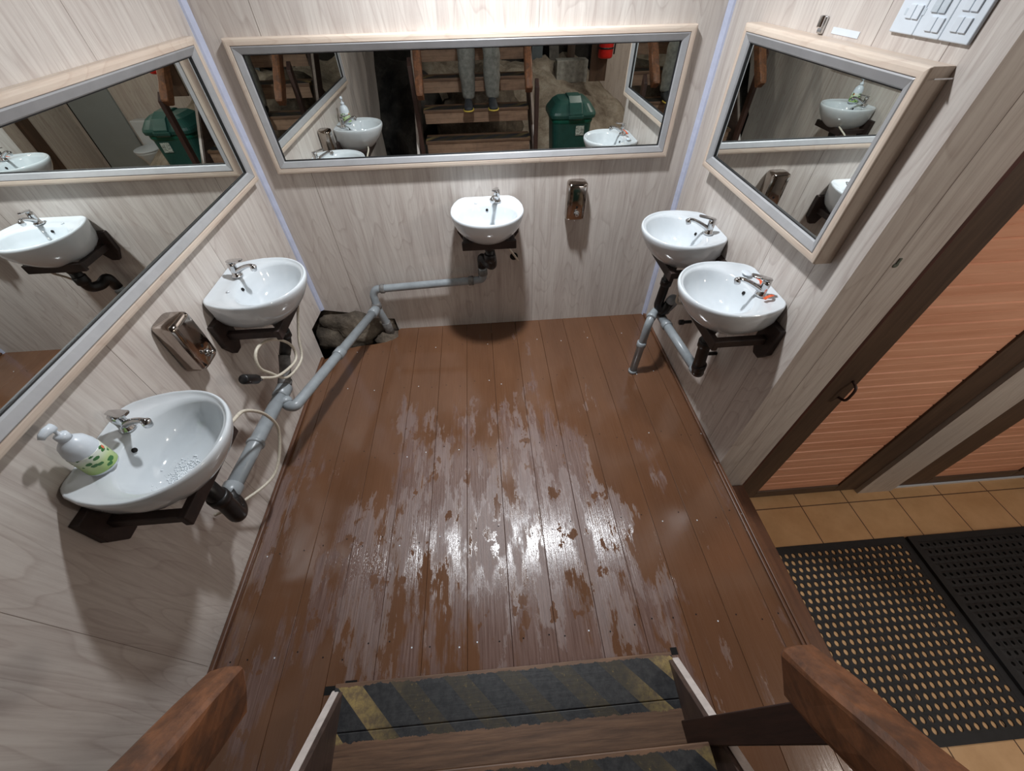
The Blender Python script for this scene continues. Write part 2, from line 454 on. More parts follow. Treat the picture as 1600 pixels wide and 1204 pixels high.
# walls of the lower space behind the camera
link('wall_entrance_side', B((4.1,-3.2,-.6), (4.15,1.1,ZC)), M_wall, kind='structure')
link('wall_rear', B((1.92,-3.25,-.6), (4.15,-3.2,ZC)), M_wall, kind='structure')
link('wall_cave', B((-2.4,-3.5,-.8), (1.95,-3.4,ZC)), M_cavewall, kind='structure')
link('wall_cave_side', B((-2.4,-3.4,-.8), (-2.3,2.6,ZC)), M_cavewall, kind='structure')
link('wall_void', B((-2.3,2.66,-.8), (1.3,2.7,ZC)), M_cavewall, kind='structure')
link('trim_5', B((4.04,-2.38,ZT), (4.1,-2.2,ZC)), M_doorframe, kind='structure')
# ground of rock under everything
def ground_h(x, y):
    fy = min(max((-y-.85)/2.2, 0), 1)
    if x > .4: fx = min(max((3.2-x)/1.5, 0), 1)**.8; h = -.56 + 1.3*fx*fy
    else: h = -.56 + 1.35*fy
    if y > -.9: h = -.62
    n = noise.fractal(Vector((x*1.7, y*1.7, .3)), 1, 2, 5)
    amp = .16*min(1, max(0, (3.0-x)*1.5))*min(1, max(.1, (-y-.8)*2))
    return h + amp*n
bm = bmesh.new(); NX, NY = 74, 66
x0, x1, y0, y1 = -2.35, 3.25, -3.42, 2.68
grid = [[bm.verts.new((x0+(x1-x0)*i/NX, y0+(y1-y0)*(j/NY)**1.35, 0)) for j in range(NY+1)] for i in range(NX+1)]
for row in grid:
    for v in row: v.co.z = ground_h(v.co.x, v.co.y)
for i in range(NX):
    for j in range(NY): bm.faces.new((grid[i][j], grid[i+1][j], grid[i+1][j+1], grid[i][j+1]))
link('ground_rock', bm, M_rock_pale, smooth=True, kind='structure')

# ------------------------------------------------------------------ rocks
def rock(name, c, r, mat, seed, label, cat='rock', amp=.28, sub=4, rot=0):
    bm = bmesh.new(); bmesh.ops.create_icosphere(bm, subdivisions=sub, radius=1)
    for v in bm.verts:
        p = v.co.copy(); q = p*1.3 + Vector((seed, seed*.7, 0))
        k = 1 + amp*noise.fractal(q, 1, 2, 5) + .10*(noise.cell(q*2.0)-.5)
        v.co = Vector((p.x*r[0], p.y*r[1], p.z*r[2]))*k
    o = link(name, bm, mat, smooth=True); o.location = c; o.rotation_euler = (0,0,rot)
    tag(o, label, cat); return o
rock('rock_outcrop', (-1.06,2.47,-.02), (.33,.20,.20), M_rock, 3.2, 'grey mossy rock poking through the broken deck corner under the pipes')
rock('stone', (-.775,2.31,-.035), (.085,.07,.075), M_rock, 8.1, 'small angular stone beside the pipe foot in the far left corner', amp=.35, sub=3)
rock('boulder', (-1.22,-1.95,.15), (.60,.75,.78), M_rock_dark, 5.5, 'big dark boulder behind the left wall, seen only in the mirrors', amp=.45)
rock('boulder', (.10,-2.0,.25), (.62,.5,.62), M_rock, 1.5, 'grey boulder behind the stair treads, seen through the gaps in the mirror')
blk = bmesh.new(); box(blk, (1.26,-3.05,.52), (1.74,-2.82,.80))
tag(link('concrete_block', blk, M_concrete, bevel=.01), 'pale concrete block on top of the rock slope, seen in the long mirror', 'block')
for i, (x, wd, m, tl, lab) in enumerate(((.98,.17,M_bluegrey,.05,'blue grey plank leaning on the dark rear wall, nearest the stairs'), (1.28,.15,M_plank_grey,-.06,'weathered grey plank leaning on the rear wall above the concrete block'), (1.52,.12,M_doorframe,.04,'brown plank leaning on the rear wall beside the hanging board'))):
    o = link('leaning_plank', B((-wd/2,-.015,0), (wd/2,.015,1.75)), m, bevel=.003)
    o.location = (x, -3.16, .55); o.rotation_euler = (.09, tl, 0); tag(o, lab, 'plank', 'planks leaning at the rear')
tag(link('hanging_board', B((1.66,-2.36,.62), (1.90,-2.33,ZC)), M_doorframe, bevel=.004), 'brown grey board hanging down behind the red fire extinguisher', 'board')

# ------------------------------------------------------------------ wall mirrors
def mirror(label, wall, u0, u1, z0, z1, ex=0.0):
    """framed mirror; wall-local axes: u along the wall, d out from the wall"""
    t = thing('wall_mirror', label, 'mirror', group='framed wall mirrors')
    if wall == 'b': P = lambda u, d, z: (u, YB-d, z); t.location = ((u0+u1)/2, YB, z0)
    if wall == 'l': P = lambda u, d, z: (XL+d, u, z); t.location = (XL, (u0+u1)/2, z0)
    if wall == 'r': P = lambda u, d, z: (XR-d, u, z); t.location = (XR, (u0+u1)/2, z0)
    off = Vector(t.location)
    def ring(prof, name, mats, bev=0, parent=t):
        # prof: (inset from outer edge, depth) closed section swept round the rectangle with mitred corners
        bm = bmesh.new(); loops = []
        for (ins, d) in prof:
            loops.append([bm.verts.new(Vector(P(u, d, z))-off) for u, z in ((u0+ins,z0+ins),(u1-ins,z0+ins),(u1-ins,z1-ins),(u0+ins,z1-ins))])
        n = len(loops)
        for i in range(n):
            a, b = loops[i], loops[(i+1) % n]
            for k in range(4):
                f = bm.faces.new((a[k], a[(k+1) % 4], b[(k+1) % 4], b[k])); f.material_index = k % 2 if len(mats) > 1 else 0
        return link(name, bm, mats, parent, bevel=bev)
    hm = M_frame if wall == 'b' else M_frame_y
    ring([(0,0),(0,.032+ex),(.003,.038+ex),(.012,.040+ex),(.026,.040+ex),(.026,0)], 'outer_frame', [hm, M_frame_v], .002)
    ring([(.0262,.002),(.0262,.036+ex),(.031,.040+ex),(.054,.030+ex),(.058,.024+ex),(.058,.002)], 'inner_frame', [M_alu], .001)
    ring([(.0582,.002),(.0582,.023+ex),(.0615,.022+ex),(.0615,.002)], 'gasket', [M_gasket])
    g = bmesh.new(); i = .0600
    vs = [g.verts.new(Vector(P(u, .016+ex, z))-off) for u, z in ((u0+i,z0+i),(u1-i,z0+i),(u1-i,z1-i),(u0+i,z1-i))]
    vb = [g.verts.new(Vector(P(u, .010+ex, z))-off) for u, z in ((u0+i,z0+i),(u1-i,z0+i),(u1-i,z1-i),(u0+i,z1-i))]
    g.faces.new(vs); g.faces.new(vb[::-1])
    for k in range(4): g.faces.new((vs[k], vs[(k+1) % 4], vb[(k+1) % 4], vb[k]))
    link('glass', g, M_mirror, t)
    return t
mirror('long framed mirror on the back wall above the centre basin, reflecting the stairs', 'b', -1.092, 1.038, 1.118, 1.672)
mirror('framed mirror on the left wall above the two left basins, reflecting the green bin', 'l', .15, 2.293, 1.118, 1.690)
mirror('shorter framed mirror on the right wall above the pair of right basins', 'r', 1.152, 2.112, 1.156, 1.697, .027)

# ------------------------------------------------------------------ wash basins
NA = 84
def outer_r(a, s=1.0):
    """outline of the basin from the centre (0, .185): flat back with tapering sides, elliptical front"""
    cx, cy = math.cos(a), math.sin(a)
    if cy >= 0: return 1/math.sqrt((cx/.205)**2 + (cy/.198)**2)
    P = [(.205,0),(.203,-.05),(.190,-.105),(.168,-.155),(.150,-.175),(.132,-.185),(0,-.185)]
    for (ax, ay), (bx, by) in zip(P, P[1:]):
        # ray (|cx|, cy) * r crosses segment
        dx, dy = abs(cx), cy; ex, ey = bx-ax, by-ay
        den = dx*ey - dy*ex
        if abs(den) < 1e-9: continue
        r = (ax*ey - ay*ex)/den; q = (ax*dy - ay*dx)/den
        if -1e-6 <= q <= 1+1e-6 and r > 0: return r
    return .185
def basin_mesh():
    loops = []; A = [2*PI*k/NA for k in range(NA)]
    def outl(k, z, cy=.185, push=0):
        # scaled outline, kept against the wall (y >= 0)
        out = []
        for a in A:
            r = outer_r(a)
            x = r*math.cos(a)*k; y = cy + (.185 + r*math.sin(a) - cy)*k
            if math.sin(a) < 0 and push: y = max(0.0, y - push)
            out.append(Vector((x, max(0.0, y), z)))
        return out
    def inl(rx, ry, cy, z, p=2.0):
        return [Vector((rx*math.copysign(abs(math.cos(a))**(2/p), math.cos(a)), cy + ry*math.copysign(abs(math.sin(a))**(2/p), math.sin(a)), z)) for a in A]
    # underside from the drain boss up the outside
    loops += [inl(.028,.028,.17,-.200), inl(.040,.040,.17,-.190), inl(.085,.075,.165,-.180)]
    loops += [outl(.66,-.152,.09,.02), outl(.80,-.120,.07,.02), outl(.90,-.085,.05,.01), outl(.955,-.055,.03), outl(.985,-.030,.02), outl(1.0,-.012), outl(.998,-.004,.10)]
    loops += [outl(.985,.002,.15), outl(.965,.003,.17), outl(.945,-.001,.18)]
    # flat ledge then bowl
    L = loops[-1]
    I = inl(.170,.138,.222,-.008,2.1)
    loops.append([a.lerp(b, .55) + Vector((0,0,-.003)) for a, b in zip(L, I)])
    loops += [I, inl(.163,.130,.222,-.020,2.1), inl(.152,.120,.220,-.050,2.1), inl(.132,.104,.214,-.085), inl(.100,.078,.205,-.112), inl(.060,.048,.195,-.126), inl(.026,.026,.190,-.130), inl(.006,.006,.190,-.131)]
    bm = loft(bmesh.new(), loops)
    return bm
def make_basin(loc, rz, label, group='white wash basins on the walls', extra=None):
    t = thing('wash_basin', label, 'basin', loc, rz, group)
    link('bowl', basin_mesh(), M_ceramic, t, smooth=True)
    bm = bmesh.new(); M = Matrix.Translation((0,.100,-.036)) @ Matrix.Rotation(-1.15, 4, 'X'); lathe(bm, [(.0075,-.003),(.0075,.0012)], 16, M=M)
    link('overflow_hole', bm, M_hole, t)
    # spare tap hole cap opposite the tap
    bm = bmesh.new(); lathe(bm, [(.008,-.004),(.008,.0),(.005,.003)], 16, (.062,.075,-.004)); link('tap_hole_plug', bm, M_ceramic, t, smooth=True)
    # tap
    tp = bpy.data.objects.new('tap', None); COL.objects.link(tp); tp.parent = t; tp.location = (-.062,.070,-.004); tp.rotation_euler = (0,0,-.28)
    tp.empty_display_size = .03
    bm = bmesh.new(); lathe(bm, [(.024,0),(.024,.006),(.018,.012),(.0165,.030),(.0175,.052),(.0165,.064),(.008,.070)], 24); link('tap_body', bm, M_chrome, tp, smooth=True)
    bm = bmesh.new(); pts = smooth_path([(0,.008,.022),(0,.040,.040),(0,.075,.056),(0,.103,.062),(0,.112,.056)], 6)
    rr = [.0125 - .0035*min(1, i/12) for i in range(len(pts))]; tube(bm, pts, rr, 14)
    M = Matrix.Translation((0,.112,.056)) @ Matrix.Rotation(-.35, 4, 'X'); lathe(bm, [(.011,-.016),(.0125,-.014),(.0125,.006),(.006,.010)], 18, M=M)
    link('spout', bm, M_chrome, tp, smooth=True)
    bm = bmesh.new(); M = Matrix.Translation((0,-.002,.070)) @ Matrix.Rotation(.16, 4, 'X')
    prism(bm, [(-.008,-.012),(.008,-.012),(.0135,.03),(.0125,.066),(.006,.072),(-.006,.072),(-.0125,.066),(-.0135,.03)], 0, .007, lambda u, v, d: M @ Vector((u, v, d)))
    lathe(bm, [(.012,-.006),(.012,.002)], 18, (0,0,.069)); link('lever', bm, M_chrome, tp, bevel=.0015)
    # tailpiece and black trap below the bowl
    bm = bmesh.new(); lathe(bm, [(.030,-.240),(.032,-.235),(.032,-.205),(.022,-.195),(.020,-.150)], 20, (0,.175,0)); link('waste_nut', bm, M_black, t, smooth=True)
    return t
def make_bracket(loc, rz, label, w=.165):
    t = thing('basin_bracket', label, 'bracket', loc, rz, 'dark wooden brackets under the basins')
    for s in (-1, 1):
        bm = prism(bmesh.new(), [(s*w-.055,-.085),(s*w+.055,-.085),(s*w+.055,-.20),(s*w+.02,-.262),(s*w-.02,-.262),(s*w-.055,-.215)], .0, .028, lambda u, v, d: (u, d, v))
        link('wall_cleat', bm, M_bracket, t, bevel=.004)
        bm = B((s*w-.016,.022,-.190), (s*w+.016,.236,-.155)); link('arm', bm, M_bracket, t, bevel=.004)
    link('crossbar', B((-w-.022,.234,-.200), (w+.022,.258,-.150)), M_bracket, t, bevel=.004)
    return t
SPOTS = {
 'B': ((.018, YB, .938), PI, 'white basin on the back wall under the long mirror, beside the steel dispenser'),
 'L1': ((XL, .752, .940), -PI/2, 'white basin on the left wall nearest the camera, with the soap bottle on it'),
 'L2': ((XL, 1.608, .938), -PI/2, 'white basin on the left wall above the coiled white hose'),
 'R1': ((XR, 1.362, .936), PI/2, 'right wall basin nearer the camera, with the orange tag round its tap'),
 'R2': ((XR, 1.892, .938), PI/2, 'right wall basin nearest the corner, half behind its neighbour'),
}
for k, (loc, rz, lab) in SPOTS.items():
    make_basin(loc, rz, lab)
    make_bracket(loc, rz, {'B': 'dark wooden bracket under the basin of the back wall', 'L1': 'dark bracket under the left basin nearest the camera', 'L2': 'dark bracket behind the coiled hose on the left wall', 'R1': 'dark bracket under the right basin with the orange tag', 'R2': 'dark bracket under the right basin nearest the corner'}[k], {'B': .135, 'L1': .155, 'L2': .15}.get(k, .155))

# ------------------------------------------------------------------ pipework
def pipe(name, pts, r, mat, label, cat='pipe', collars=(), rr=.05, group=None, cm=None):
    P0 = Vector(pts[0])
    t = thing(name, label, cat, P0, 0, group)
    bm = tube(bmesh.new(), [p-P0 for p in round_path(pts, rr)], r, 18)
    link('tube', bm, mat, t, smooth=True)
    for (a, b) in collars:
        a, b = Vector(a)-P0, Vector(b)-P0
        d = (b-a).normalized()
        bm = tube(bmesh.new(), [a, a+d*.003, b-d*.003, b], [r*1.05, r*1.22, r*1.22, r*1.05], 18); link('coupling', bm, cm or mat, t, smooth=True)
    return t
def lerp(a, b, t): return tuple(Vector(a).lerp(Vector(b), t))
# black traps
pipe('drain_trap', [(-1.03,.752,.705),(-1.03,.752,.52),(-1.03,.745,.44),(-1.06,.80,.42),(-1.075,.815,.50)], .030, M_black, 'black bottle trap under the left basin nearest the camera', 'drain trap', [((-1.03,.752,.60),(-1.03,.752,.56)), ((-1.055,.77,.45),(-1.07,.80,.47))], .04, 'black drain traps')
pipe('drain_trap', [(-1.03,1.608,.705),(-1.04,1.605,.60),(-1.07,1.58,.53)], .027, M_black, 'black trap under the left basin with the coiled hose', 'drain trap', [((-1.035,1.607,.66),(-1.037,1.606,.62))], .04, 'black drain traps')
pipe('drain_trap', [(.018,2.225,.705),(.030,2.235,.62),(.030,2.245,.575),(.0,2.29,.565),(-.035,2.325,.60),(-.035,2.333,.52)], .029, M_black, 'black trap hanging below the basin of the back wall', 'drain trap', [((.018,2.225,.67),(.018,2.225,.62))], .04, 'black drain traps')
bm = bmesh.new()
pipe('drain_trap', [(1.015,1.362,.70),(1.03,1.365,.55),(1.06,1.38,.40),(1.085,1.40,.375)], .028, M_black, 'black trap under the right basin nearer the camera', 'drain trap', [((1.02,1.363,.64),(1.024,1.364,.60)), ((1.05,1.373,.47),(1.055,1.376,.43))], .04, 'black drain traps')
pipe('drain_trap', [(1.015,1.892,.70),(1.01,1.89,.56),(1.0,1.88,.46),(1.035,1.86,.43),(1.05,1.855,.50)], .026, M_black, 'black trap under the right basin nearest the corner', 'drain trap', [((1.014,1.891,.64),(1.012,1.891,.60))], .04, 'black drain traps')
# left run
a, b = (-1.08,.815,.475), (-1.08,1.43,.418)
pipe('waste_pipe', [a, b], .031, M_pipe, 'thick grey waste pipe along the left wall from the near trap', 'pipe', [(lerp(a,b,0.0), lerp(a,b,.09)), (lerp(a,b,.42), lerp(a,b,.45)), (lerp(a,b,.92), lerp(a,b,1.04))])
pipe('waste_pipe', [(-1.08,1.43,.418),(-1.078,1.52,.46),(-1.072,1.575,.53)], .027, M_pipe_dirty, 'grimy grey pipe piece rising to the trap under the hose basin', 'pipe', [((-1.08,1.46,.425),(-1.079,1.49,.44))])
c, d = (-1.0,1.33,.40), (-.785,2.29,.265)
pipe('waste_pipe', [(-1.075,1.40,.415),(-1.045,1.345,.395),c,d], .0265, M_pipe, 'long grey pipe slanting over the deck to the far left corner', 'pipe', [(lerp(c,d,.44), lerp(c,d,.50)), (lerp(c,d,.93), lerp(c,d,1.0)), ((-1.06,1.372,.41),(-1.045,1.35,.40))], .04)
pipe('waste_pipe', [(-.035,2.335,.53),(-.035,2.335,.425),(-.10,2.335,.42),(-.76,2.335,.395),(-.785,2.33,.36),(-.78,2.31,.265),(-.755,2.325,.12),(-.748,2.335,-.06)], .0255, M_pipe, 'grey pipe along the back wall bending down into the rocky corner hole', 'pipe', [((-.035,2.335,.50),(-.035,2.335,.46)), ((-.10,2.335,.42),(-.135,2.335,.419)), ((-.73,2.335,.396),(-.70,2.335,.397)), ((-.781,2.315,.30),(-.778,2.312,.26)), ((-.757,2.323,.13),(-.750,2.333,.02))], .05, cm=M_pipe_dirty)
# right run
e, f = (1.035,1.93,.385), (1.09,1.42,.36)
pipe('waste_pipe', [(1.05,1.855,.505),(1.062,1.85,.535),(1.085,1.865,.50),(1.075,1.90,.42),e], .0265, M_pipe, 'short grey bend between the corner trap and the right hand pipe', 'pipe', [((1.07,1.895,.425),(1.055,1.91,.40))], .035)
pipe('waste_pipe', [e, f], .0255, M_pipe, 'straight grey pipe along the right wall between the two basins', 'pipe', [(lerp(e,f,0), lerp(e,f,.07)), (lerp(e,f,.22), lerp(e,f,.29)), (lerp(e,f,.93), lerp(e,f,1.0))])
pipe('waste_pipe', [e,(.985,1.87,.435),(.935,1.80,.41),(.918,1.79,.0)], .0235, M_pipe, 'grey pipe leg standing on the deck near the right corner', 'pipe', [((.926,1.795,.26),(.925,1.794,.22)), ((.96,1.835,.43),(.945,1.815,.425)), ((.918,1.79,.02),(.918,1.79,.0))], .04)
# hoses
def hose(pts, r, label, end=None, group=None):
    P0 = Vector(pts[0]); t = thing('flexible_hose', label, 'hose', P0, 0, group)
    link('hose_tube', tube(bmesh.new(), [p-P0 for p in smooth_path(pts, 9)], r, 12), M_hose, t, smooth=True)
    if end:
        a, b, rr = end; a = Vector(a)-P0; b = Vector(b)-P0
        link('end_cap', tube(bmesh.new(), [a, a.lerp(b,.05), a.lerp(b,.95), b], [rr*.8, rr, rr, rr*.85], 16), M_black, t, smooth=True)
        link('connector', tube(bmesh.new(), [a.lerp(b,-.3), a], .009, 12), M_chrome, t, smooth=True)
    return t
hose([(-.955,.88,.80),(-.945,.935,.79),(-.955,1.02,.745),(-.975,1.115,.60),(-1.0,1.14,.44),(-1.05,1.02,.29),(-1.13,.87,.32),(-1.19,.80,.36)], .0065, 'white hose looping from the near left bracket round the thick grey pipe')
hose([(-.945,1.74,.79),(-.99,1.72,.66),(-1.02,1.68,.55),(-1.03,1.62,.45),(-1.035,1.45,.49),(-1.04,1.366,.607),(-1.04,1.328,.678),(-1.035,1.344,.736),(-1.03,1.399,.747),(-1.025,1.494,.699),(-1.02,1.575,.605),(-1.02,1.590,.53),(-1.02,1.539,.505),(-1.025,1.383,.567),(-1.03,1.285,.655)], .0068, 'coiled white hose with a black end cap under the second left basin', ((-1.03,1.262,.673),(-1.03,1.195,.742),.021))
hose([(.12,2.19,.77),(.135,2.22,.70),(.165,2.30,.62),(.205,2.385,.52)], .0065, 'short white hose hanging under the basin of the back wall')
hose([(1.02,1.70,.76),(1.03,1.75,.66),(1.05,1.78,.56),(1.12,1.80,.52)], .0065, 'short hose behind the bracket of the right corner basin')
bm = bmesh.new(); M = Matrix.Translation((.178,YB-.001,.545)) @ Matrix.Rotation(PI/2, 4, 'X'); lathe(bm, [(.026,-.002),(.026,.002)], 24, M=M)
tag(link('pipe_hole', bm, M_hole), 'dark round pipe hole in the back wall behind the short hose', 'hole')
bm = tube(bmesh.new(), [(1.189,1.47,.44),(1.11,1.47,.44),(1.10,1.44,.40)], .011, 12); lathe(bm, [(.02,-.012),(.02,.012)], 14, M=Matrix.Translation((1.12,1.47,.44)) @ Matrix.Rotation(PI/2, 4, 'Y'))
tag(link('stop_valve', bm, M_black, smooth=True), 'small black valve on the right wall beside the near trap', 'valve')
bm = tube(bmesh.new(), [(1.189,1.79,.40),(1.13,1.79,.40)], .010, 12); lathe(bm, [(.016,-.012),(.016,.012)], 14, M=Matrix.Translation((1.13,1.79,.40)) @ Matrix.Rotation(PI/2, 4, 'Y'))
tag(link('stop_valve', bm, M_black, smooth=True), 'small dark stop end behind the grey pipe near the right corner', 'valve')

# ------------------------------------------------------------------ soap dispensers, soap, bottle
def dispenser(loc, rz, label):
    t = thing('soap_dispenser', label, 'soap dispenser', loc, rz, 'steel soap dispensers')
    bm = bmesh.new(); loops = []
    for z, w_, d_ in ((0,.048,.066),(.007,.056,.080),(.02,.059,.086),(.10,.059,.086),(.195,.058,.084),(.208,.056,.080),(.214,.046,.066)):
        lp = []
        for k in range(40):
            a = 2*PI*k/40; c_, s_ = math.cos(a), math.sin(a)
            x = w_*math.copysign(abs(c_)**.42, c_); y = d_/2 + d_/2*math.copysign(abs(s_)**.42, s_)
            lp.append(Vector((x, y, z)))
        loops.append(lp)
    loft(bm, loops); link('case', bm, M_steel, t, smooth=True)
    M = Matrix.Translation((0,.085,.050)) @ Matrix.Rotation(-PI/2, 4, 'X')
    link('push_button', lathe(bmesh.new(), [(.016,-.004),(.016,.004),(.010,.007),(.008,.020),(.010,.021),(.010,.025),(.006,.027)], 20, M=M), M_chrome, t, smooth=True)
    M = Matrix.Translation((0,.0845,.085)) @ Matrix.Rotation(-PI/2, 4, 'X')
    link('lock', lathe(bmesh.new(), [(.007,-.002),(.007,.002)], 16, M=M), M_black, t)
    link('nozzle', lathe(bmesh.new(), [(.004,-.010),(.006,0),(.008,.006)], 12, (0,.06,.0)), M_chrome, t, smooth=True)
    return t
dispenser((XL,1.232,.815), -PI/2, 'steel soap dispenser on the left wall between the two basins')
dispenser((.548,YB,.800), PI, 'steel soap dispenser on the back wall right of the basin')
t = thing('soap_bottle', 'white pump bottle with green leafy label on the near left basin', 'soap bottle', (-1.125,.682,.9365), .9)
t.scale = (.93,.93,.93)
link('bottle', lathe(bmesh.new(), [(.036,0),(.040,.003),(.041,.012),(.041,.075),(.040,.098),(.034,.120),(.022,.134),(.015,.140),(.015,.146)], 32), M_white, t, smooth=True)
link('label', lathe(bmesh.new(), [(.0413,.010),(.0416,.012),(.0416,.080),(.0413,.082)], 32), M_label, t, smooth=True)
bm = bmesh.new(); vs = []
for k in range(6): vs.append((k*.11-.6))
for q0, q1 in zip(vs[:2], vs[1:3]):
    bm.faces.new([bm.verts.new((.0420*math.cos(a_), .0420*math.sin(a_), z_)) for a_, z_ in ((q0,.066),(q1,.066),(q1,.077),(q0,.077))])
link('orange_mark', bm, simple('orange_print', (236,120,80), .4), t)
bm = lathe(bmesh.new(), [(.0165,.140),(.0165,.158),(.010,.161),(.005,.163),(.005,.180),(.010,.182),(.011,.190),(.006,.194)], 24)
tube(bm, [(.006,.003,.188),(-.010,-.006,.190),(-.022,-.012,.188),(-.030,-.016,.182)], [.012,.012,.010,.007], 12); link('pump', bm, M_white, t, smooth=True)
bm = bmesh.new(); bmesh.ops.create_uvsphere(bm, u_segments=24, v_segments=12, radius=1)
for v in bm.verts: v.co = Vector((v.co.x*.018, v.co.y*.026, v.co.z*.006))
o = link('soap_bar', bm, M_white, smooth=True); o.location = (1.128,1.448,.942); o.rotation_euler = (0,0,.2); tag(o, 'thin white soap remnant on the back ledge of the right basin with the orange tag', 'soap')
M_tagm = simple('orange_tag', (238,98,52), .5, 0, .3, 220)
bm = bmesh.new()
def strip(bm, pts, w_, nrm=(0,0,1)):
    pts = [Vector(p) for p in pts]; prev = None
    for i, p in enumerate(pts):
        tt = (pts[min(i+1,len(pts)-1)]-pts[max(i-1,0)]).normalized(); s_ = tt.cross(Vector(nrm)).normalized()*w_/2
        r_ = (bm.verts.new(p-s_), bm.verts.new(p+s_), bm.verts.new(p+s_+Vector((0,0,.0008))), bm.verts.new(p-s_+Vector((0,0,.0008))))
        if prev:
            for k in range(4): bm.faces.new((prev[k], prev[(k+1) % 4], r_[(k+1) % 4], r_[k]))
        prev = r_
strip(bm, smooth_path([(1.135,1.385,.955),(1.128,1.35,.966),(1.118,1.325,.968),(1.125,1.30,.955)], 4), .011)
strip(bm, smooth_path([(1.150,1.272,.947),(1.135,1.262,.952),(1.120,1.262,.946),(1.105,1.255,.942)], 4), .013)
tag(link('paper_tag', bm, M_tagm), 'crumpled orange and white tag wrapped round the tap of the near right basin', 'tag')

# ------------------------------------------------------------------ switches and small wall fittings
t = thing('switch_panel', 'white three gang light switch panel high on the right wall', 'light switch', (XR,1.28,1.735))
def sb(name, y0, y1, z0, z1, d, mat, bev=.002): return link(name, B((-d, y0-1.28, z0-1.735), (0, y1-1.28, z1-1.735)), mat, t, bevel=bev, seg=3)
for (y0, y1) in ((1.152,1.2385),(1.2395,1.3255),(1.3265,1.412)):
    sb('face_plate', y0, y1, 1.735, 1.86, .010, M_white, .003)
M_rocker = simple('rocker_grey', (196,206,214), .35)
for (yc, zc, m) in ((1.196,1.768,M_white),(1.196,1.806,M_white),(1.271,1.762,M_white),(1.282,1.797,M_rocker),(1.355,1.780,M_white)):
    for q in (-.0115, .0115):
        o = sb('rocker', yc+q-.0105, yc+q+.0105, zc-.014, zc+.014, .014, m, .0015)
for (yc, zc) in ((1.325,1.782),(1.384,1.779)): sb('indicator', yc-.004, yc+.004, zc-.007, zc+.007, .0108, M_rocker, .0005)
bm = bmesh.new(); box(bm, (XR-.012,1.70,1.700), (XR,1.725,1.745)); lathe(bm, [(.010,-.02),(.010,.012)], 14, (XR-.014,1.7125,1.735))
tag(link('chrome_hook', bm, M_chrome, bevel=.003), 'small chrome fitting just above the right mirror frame', 'fitting')
tag(link('white_tape', B((XR-.0016,1.53,1.706), (XR,1.66,1.722)), M_white), 'strip of white tape above the right mirror frame', 'tape')
bm = bmesh.new(); lathe(bm, [(.009,-.002),(.009,.002),(.006,.003)], 14, M=Matrix.Translation((1.318,YP,1.20)) @ Matrix.Rotation(PI/2, 4, 'X'))
box(bm, (1.314,YP-.004,1.205), (1.322,YP,1.225))
tag(link('wall_plug', bm, simple('old_green_plastic', (92,98,88), .6)), 'dirty grey green wall plug on the end panel beside the door', 'wall plug')
tag(link('bare_screw', B((XR-.05,1.140,1.672),(XR-.001,1.143,1.675)), M_chrome), 'thin bare wire end sticking out beside the top corner of the right mirror', 'wire')

# ------------------------------------------------------------------ doors
ZB = ZT+.015
def slat_door(name, x0, x1, s0, s1, y, jamb_l=None, z1=2.2):
    """x0..x1 outer width, s0..s1 slatted field"""
    t = bpy.data.objects.new(name, None); COL.objects.link(t); t.location = (x0, y, ZB); t['kind'] = 'structure'
    def p(nm, a, b, m, bev=.003): return link(nm, B((a[0]-x0, a[1]-y, a[2]-ZB), (b[0]-x0, b[1]-y, b[2]-ZB)), m, t, bevel=bev)
    p('stile', (x0,y,ZB), (s0,y+.04,z1), M_doorframe); p('stile', (s1,y,ZB), (x1,y+.04,z1), M_doorframe)
    p('rail', (s0,y,ZB), (s1,y+.04,ZB+.075), M_doorframe_h); p('rail', (s0,y,z1-.1), (s1,y+.04,z1), M_doorframe_h)
    bm = bmesh.new(); z = ZB+.075; k = 0
    while z < z1-.1:
        h = .0449; zt = min(z+h, z1-.1)
        lip = .014 if k % 2 else .003
        # each slat: flat face with an upward chamfer that catches the light
        prism(bm, [(.028,z),(.010,z),(.010,zt-lip*.7),(.010+lip,zt),(.028,zt)], s0-x0+.0005, s1-x0-.0005, lambda u, v, d: (d, u, v-ZB))
        z = zt; k += 1
    link('slat_panel', bm, M_slat, t)
    return t
link('trim_6', B((1.432,YP+.012,ZT), (1.468,YP+.07,2.3)), M_doorred, bevel=.003, kind='structure')
d1 = slat_door('door_1', 1.472, 2.328, 1.622, 2.165, YP+.028)
bm = tube(bmesh.new(), smooth_path([(1.585,YP+.028,.485),(1.585,YP-.004,.50),(1.585,YP-.010,.54),(1.585,YP-.004,.58),(1.585,YP+.028,.595)], 5), .006, 10)
h = link('handle', bm, M_railpost, None, smooth=True); h.parent = d1; h.matrix_parent_inverse = Matrix.Translation(-Vector(d1.location))
link('wall_pillar', B((2.33,YP+.006,ZT), (2.565,YP+.09,ZC)), M_pillar, kind='structure')
slat_door('door_2', 2.568, 3.62, 2.80, 3.40, YP+.028)
link('trim_7', B((3.62,YP+.006,ZT), (4.1,YP+.09,ZC)), M_wall, kind='structure')
link('trim_8', B((1.432,YP+.03,2.2), (2.33,YP+.09,ZC)), M_wall, kind='structure')
link('trim_9', B((2.565,YP+.03,2.2), (3.62,YP+.09,ZC)), M_wall, kind='structure')
link('trim_10', B((2.60,YP+.02,ZT), (3.62,YP+.06,ZT+.018)), M_white, kind='structure')

